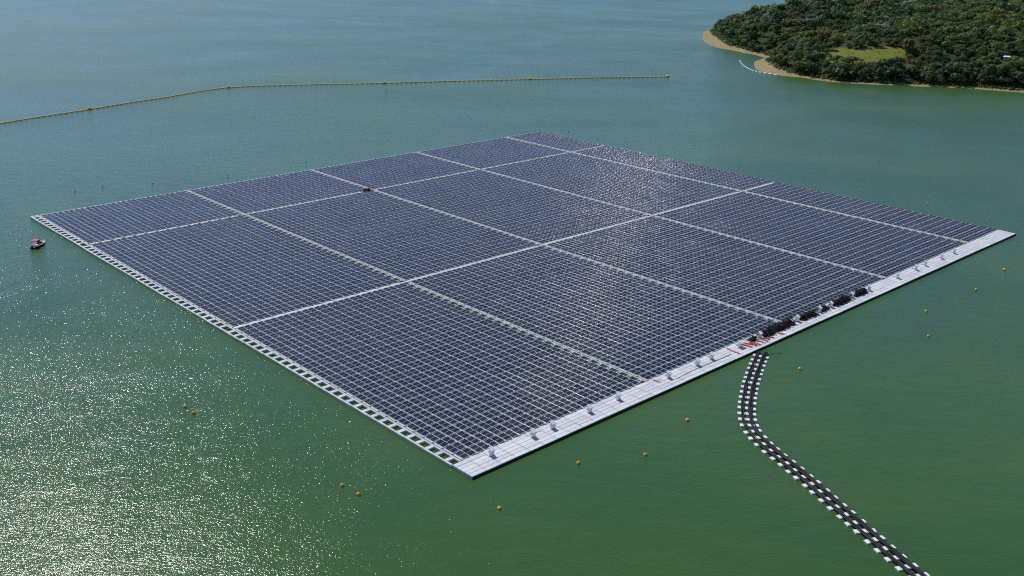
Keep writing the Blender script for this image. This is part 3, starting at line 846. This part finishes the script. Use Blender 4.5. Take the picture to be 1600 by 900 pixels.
SILVER = [(257.7, 721.4), (252, 724), (263, 719), (237.6, 668), (231, 670), (244, 667), (280.8, 769.3), (287, 766), (300, 667.7), (306, 670), (190.6, 800.6), (205.7, 738.9), (262, 690), (248, 693)]
for s_ in SILVER:
    k = np.argmin(np.hypot(cand[T, 0] - s_[0], cand[T, 1] - s_[1])); tint[k] = .97
for c_, tv_, rr_ in (((303.8, 639.5), .74, 9.0), ((206, 640), .72, 9.0), ((330, 660), .70, 8.0)):      # bright yellow-green clumps
    tint[np.hypot(cand[T, 0] - c_[0], cand[T, 1] - c_[1]) < rr_] = tv_
k = np.argmin(np.hypot(cand[T, 0] - 271.3, cand[T, 1] - 650.7)); size[k] = 5.6; tint[k] = .30      # one wide tree above the scrub
order = np.argsort(dist[T])
T, size, tint = T[order], size[order], tint[order]

TINTS = [.05, .16, .28, .40, .52, .64, .76, .86, .97]
variants = []
for vi, tv in enumerate(TINTS):
    for s_ in range(2):
        V, lf = crown_quads(100 + vi * 2 + s_, 420, .125)
        q = np.arange(len(V)).reshape(-1, 4)
        variants.append(np_mesh('crown', V, q, M['leaf'], None, None, {'tint': np.full(len(V), tv), 'leaf': lf}))
def trunk_mesh(seed):
    r = random.Random(seed); mb = MB()
    mb.tube([(0, 0, -.35), (.03, .02, .25), (-.02, .04, .6), (.02, 0, .95)], [.075, .06, .045, .02], 6)
    for k in range(4):
        a = k * 1.6 + r.uniform(-.4, .4); z0 = r.uniform(.2, .5)
        mb.tube([(0, 0, z0), (.25 * math.cos(a), .25 * math.sin(a), z0 + .22), (.5 * math.cos(a), .5 * math.sin(a), z0 + .45)], [.035, .025, .012], 5)
    return mb.mesh('trunk', M['bark'])
trunks = [trunk_mesh(k) for k in range(3)]
TL = {0: 'very dark green broadleaf tree on the wooded peninsula', 1: 'dark green broadleaf tree on the wooded peninsula', 2: 'mid green bushy tree on the wooded peninsula',
      3: 'light yellow-green tree on the wooded peninsula', 4: 'brownish-leaved tree on the wooded peninsula', 5: 'pale silvery-leaved tree on the wooded peninsula'}
NT = 300
def tree_place(x, y, d):
    a_ = math.degrees(math.atan2(x, y))
    if d < 7: w = 'at the water edge'
    elif d < 20: w = 'above the shore'
    else: w = 'up the slope'
    if a_ < 14.2: h_ = 'by the sandy point'
    elif a_ < 16.3: h_ = 'left of the clearing'
    elif a_ < 18.6: h_ = 'below the left half of the clearing' if y < 600 else 'behind the clearing'
    elif a_ < 20.6: h_ = 'below the right half of the clearing' if y < 600 else 'behind the clearing'
    elif a_ < 23.0: h_ = 'right of the clearing'
    elif a_ < 25.0: h_ = 'left of the white-roofed shed'
    else: h_ = 'near the white-roofed shed'
    return w + ' ' + h_
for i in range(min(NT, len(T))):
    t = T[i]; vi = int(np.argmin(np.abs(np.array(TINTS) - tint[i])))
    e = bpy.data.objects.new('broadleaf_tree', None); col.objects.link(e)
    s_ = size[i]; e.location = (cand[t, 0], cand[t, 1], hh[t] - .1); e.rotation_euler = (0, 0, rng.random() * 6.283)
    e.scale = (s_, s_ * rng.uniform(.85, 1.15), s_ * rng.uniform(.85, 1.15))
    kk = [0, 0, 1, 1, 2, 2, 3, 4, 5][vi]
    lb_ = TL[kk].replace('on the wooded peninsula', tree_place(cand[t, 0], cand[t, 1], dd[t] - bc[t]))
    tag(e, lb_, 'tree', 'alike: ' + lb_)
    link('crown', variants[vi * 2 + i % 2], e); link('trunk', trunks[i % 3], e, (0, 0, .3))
# the rest of the wood, one mass
rest = range(NT, len(T))
base = [[crown_quads(500 + k, n_, sz) for k in range(10)] for n_, sz in ((290, .140), (160, .185))]
Vs, Ts, Ls = [], [], []
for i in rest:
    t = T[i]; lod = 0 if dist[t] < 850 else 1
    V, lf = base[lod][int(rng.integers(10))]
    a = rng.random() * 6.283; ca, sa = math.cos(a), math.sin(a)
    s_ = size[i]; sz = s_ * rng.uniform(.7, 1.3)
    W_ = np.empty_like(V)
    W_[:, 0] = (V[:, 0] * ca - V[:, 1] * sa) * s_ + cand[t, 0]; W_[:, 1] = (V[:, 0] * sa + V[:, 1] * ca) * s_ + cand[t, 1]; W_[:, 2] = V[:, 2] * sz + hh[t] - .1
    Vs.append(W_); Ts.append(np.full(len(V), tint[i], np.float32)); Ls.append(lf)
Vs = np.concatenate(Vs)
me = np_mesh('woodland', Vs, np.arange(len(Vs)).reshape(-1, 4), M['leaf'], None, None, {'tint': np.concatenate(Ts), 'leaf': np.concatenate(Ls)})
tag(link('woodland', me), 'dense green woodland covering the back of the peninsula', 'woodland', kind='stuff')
print('SCENE tris', sum(len(m_.polygons) * 2 for m_ in bpy.data.meshes)); print('trees', len(T), 'quads', len(Vs) // 4, 'panels', len(panels), 'X', X_END, 'Y', Y_END)

# low scrub between beach and wood, and tufts on the clearing
c2 = rng.uniform((130, 520), (420, 900), (42000, 2))
h2, d2 = ground_height(c2)
b2 = 5.0 + 9.0 * np.exp(-((c2[:, 0] - 140) ** 2 / 30 ** 2 + (c2[:, 1] - 770) ** 2 / 75 ** 2)) + 11.0 * np.exp(-((c2[:, 0] - 148) ** 2 / 14 ** 2 + (c2[:, 1] - 622) ** 2 / 40 ** 2))
im_ = in_meadow(c2, .1)
k2 = ((d2 > b2 - 2.2) & (d2 < b2 + 4.5)) | (im_ & (rng.random(len(c2)) < .12))
k2 &= np.degrees(np.arctan2(c2[:, 0], c2[:, 1])) < 29
sb_ = [crown_quads(900 + k, 26, .34) for k in range(6)]
Vs, Ts, Ls = [], [], []
for i in np.where(k2)[0]:
    V, lf = sb_[int(rng.integers(6))]; s_ = rng.uniform(.25, .5) if im_[i] else rng.uniform(.45, 1.25)
    Vs.append(V * np.float32(s_) + np.array([c2[i, 0], c2[i, 1], h2[i] - .2], np.float32)); Ls.append(lf)
    Ts.append(np.full(len(V), rng.uniform(.60, .85) if im_[i] else rng.uniform(.35, .88), np.float32))
Vs = np.concatenate(Vs)
me = np_mesh('scrub', Vs, np.arange(len(Vs)).reshape(-1, 4), M['leaf'], None, None, {'tint': np.concatenate(Ts), 'leaf': np.concatenate(Ls)})
tag(link('scrub', me), 'low green scrub along the shore and on the clearing', 'scrub', kind='stuff')

# shed in the trees
sh = bpy.data.objects.new('shed', None); col.objects.link(sh)
sh.location = (SHED[0], SHED[1], float(ground_height(np.array([SHED]))[0][0])); sh.rotation_euler = (0, 0, R(-25))
tag(sh, 'tiny white-roofed shed among the trees near the right edge', 'shed')
w_ = MB()
for a_ in ((-1.6, 1.6, -1.3, -1.2), (-1.6, 1.6, 1.2, 1.3), (-1.6, -1.5, -1.198, 1.198), (1.5, 1.6, -1.198, 1.198)): w_.box(*a_, -.6, 1.5)
w_.build('wall', M['walk'], sh)
MB().add([(-1.9, -1.6, 1.5), (1.9, -1.6, 1.5), (1.9, 1.6, 1.85), (-1.9, 1.6, 1.85), (-1.9, -1.6, 1.6), (1.9, -1.6, 1.6), (1.9, 1.6, 1.95), (-1.9, 1.6, 1.95)],
         [(3, 2, 1, 0), (4, 5, 6, 7), (0, 1, 5, 4), (1, 2, 6, 5), (2, 3, 7, 6), (3, 0, 4, 7)]).build('roof', M['white'], sh)
MB().box(-.45, .45, -1.34, -1.30, 0, 1.4).build('door', M['grey'], sh)
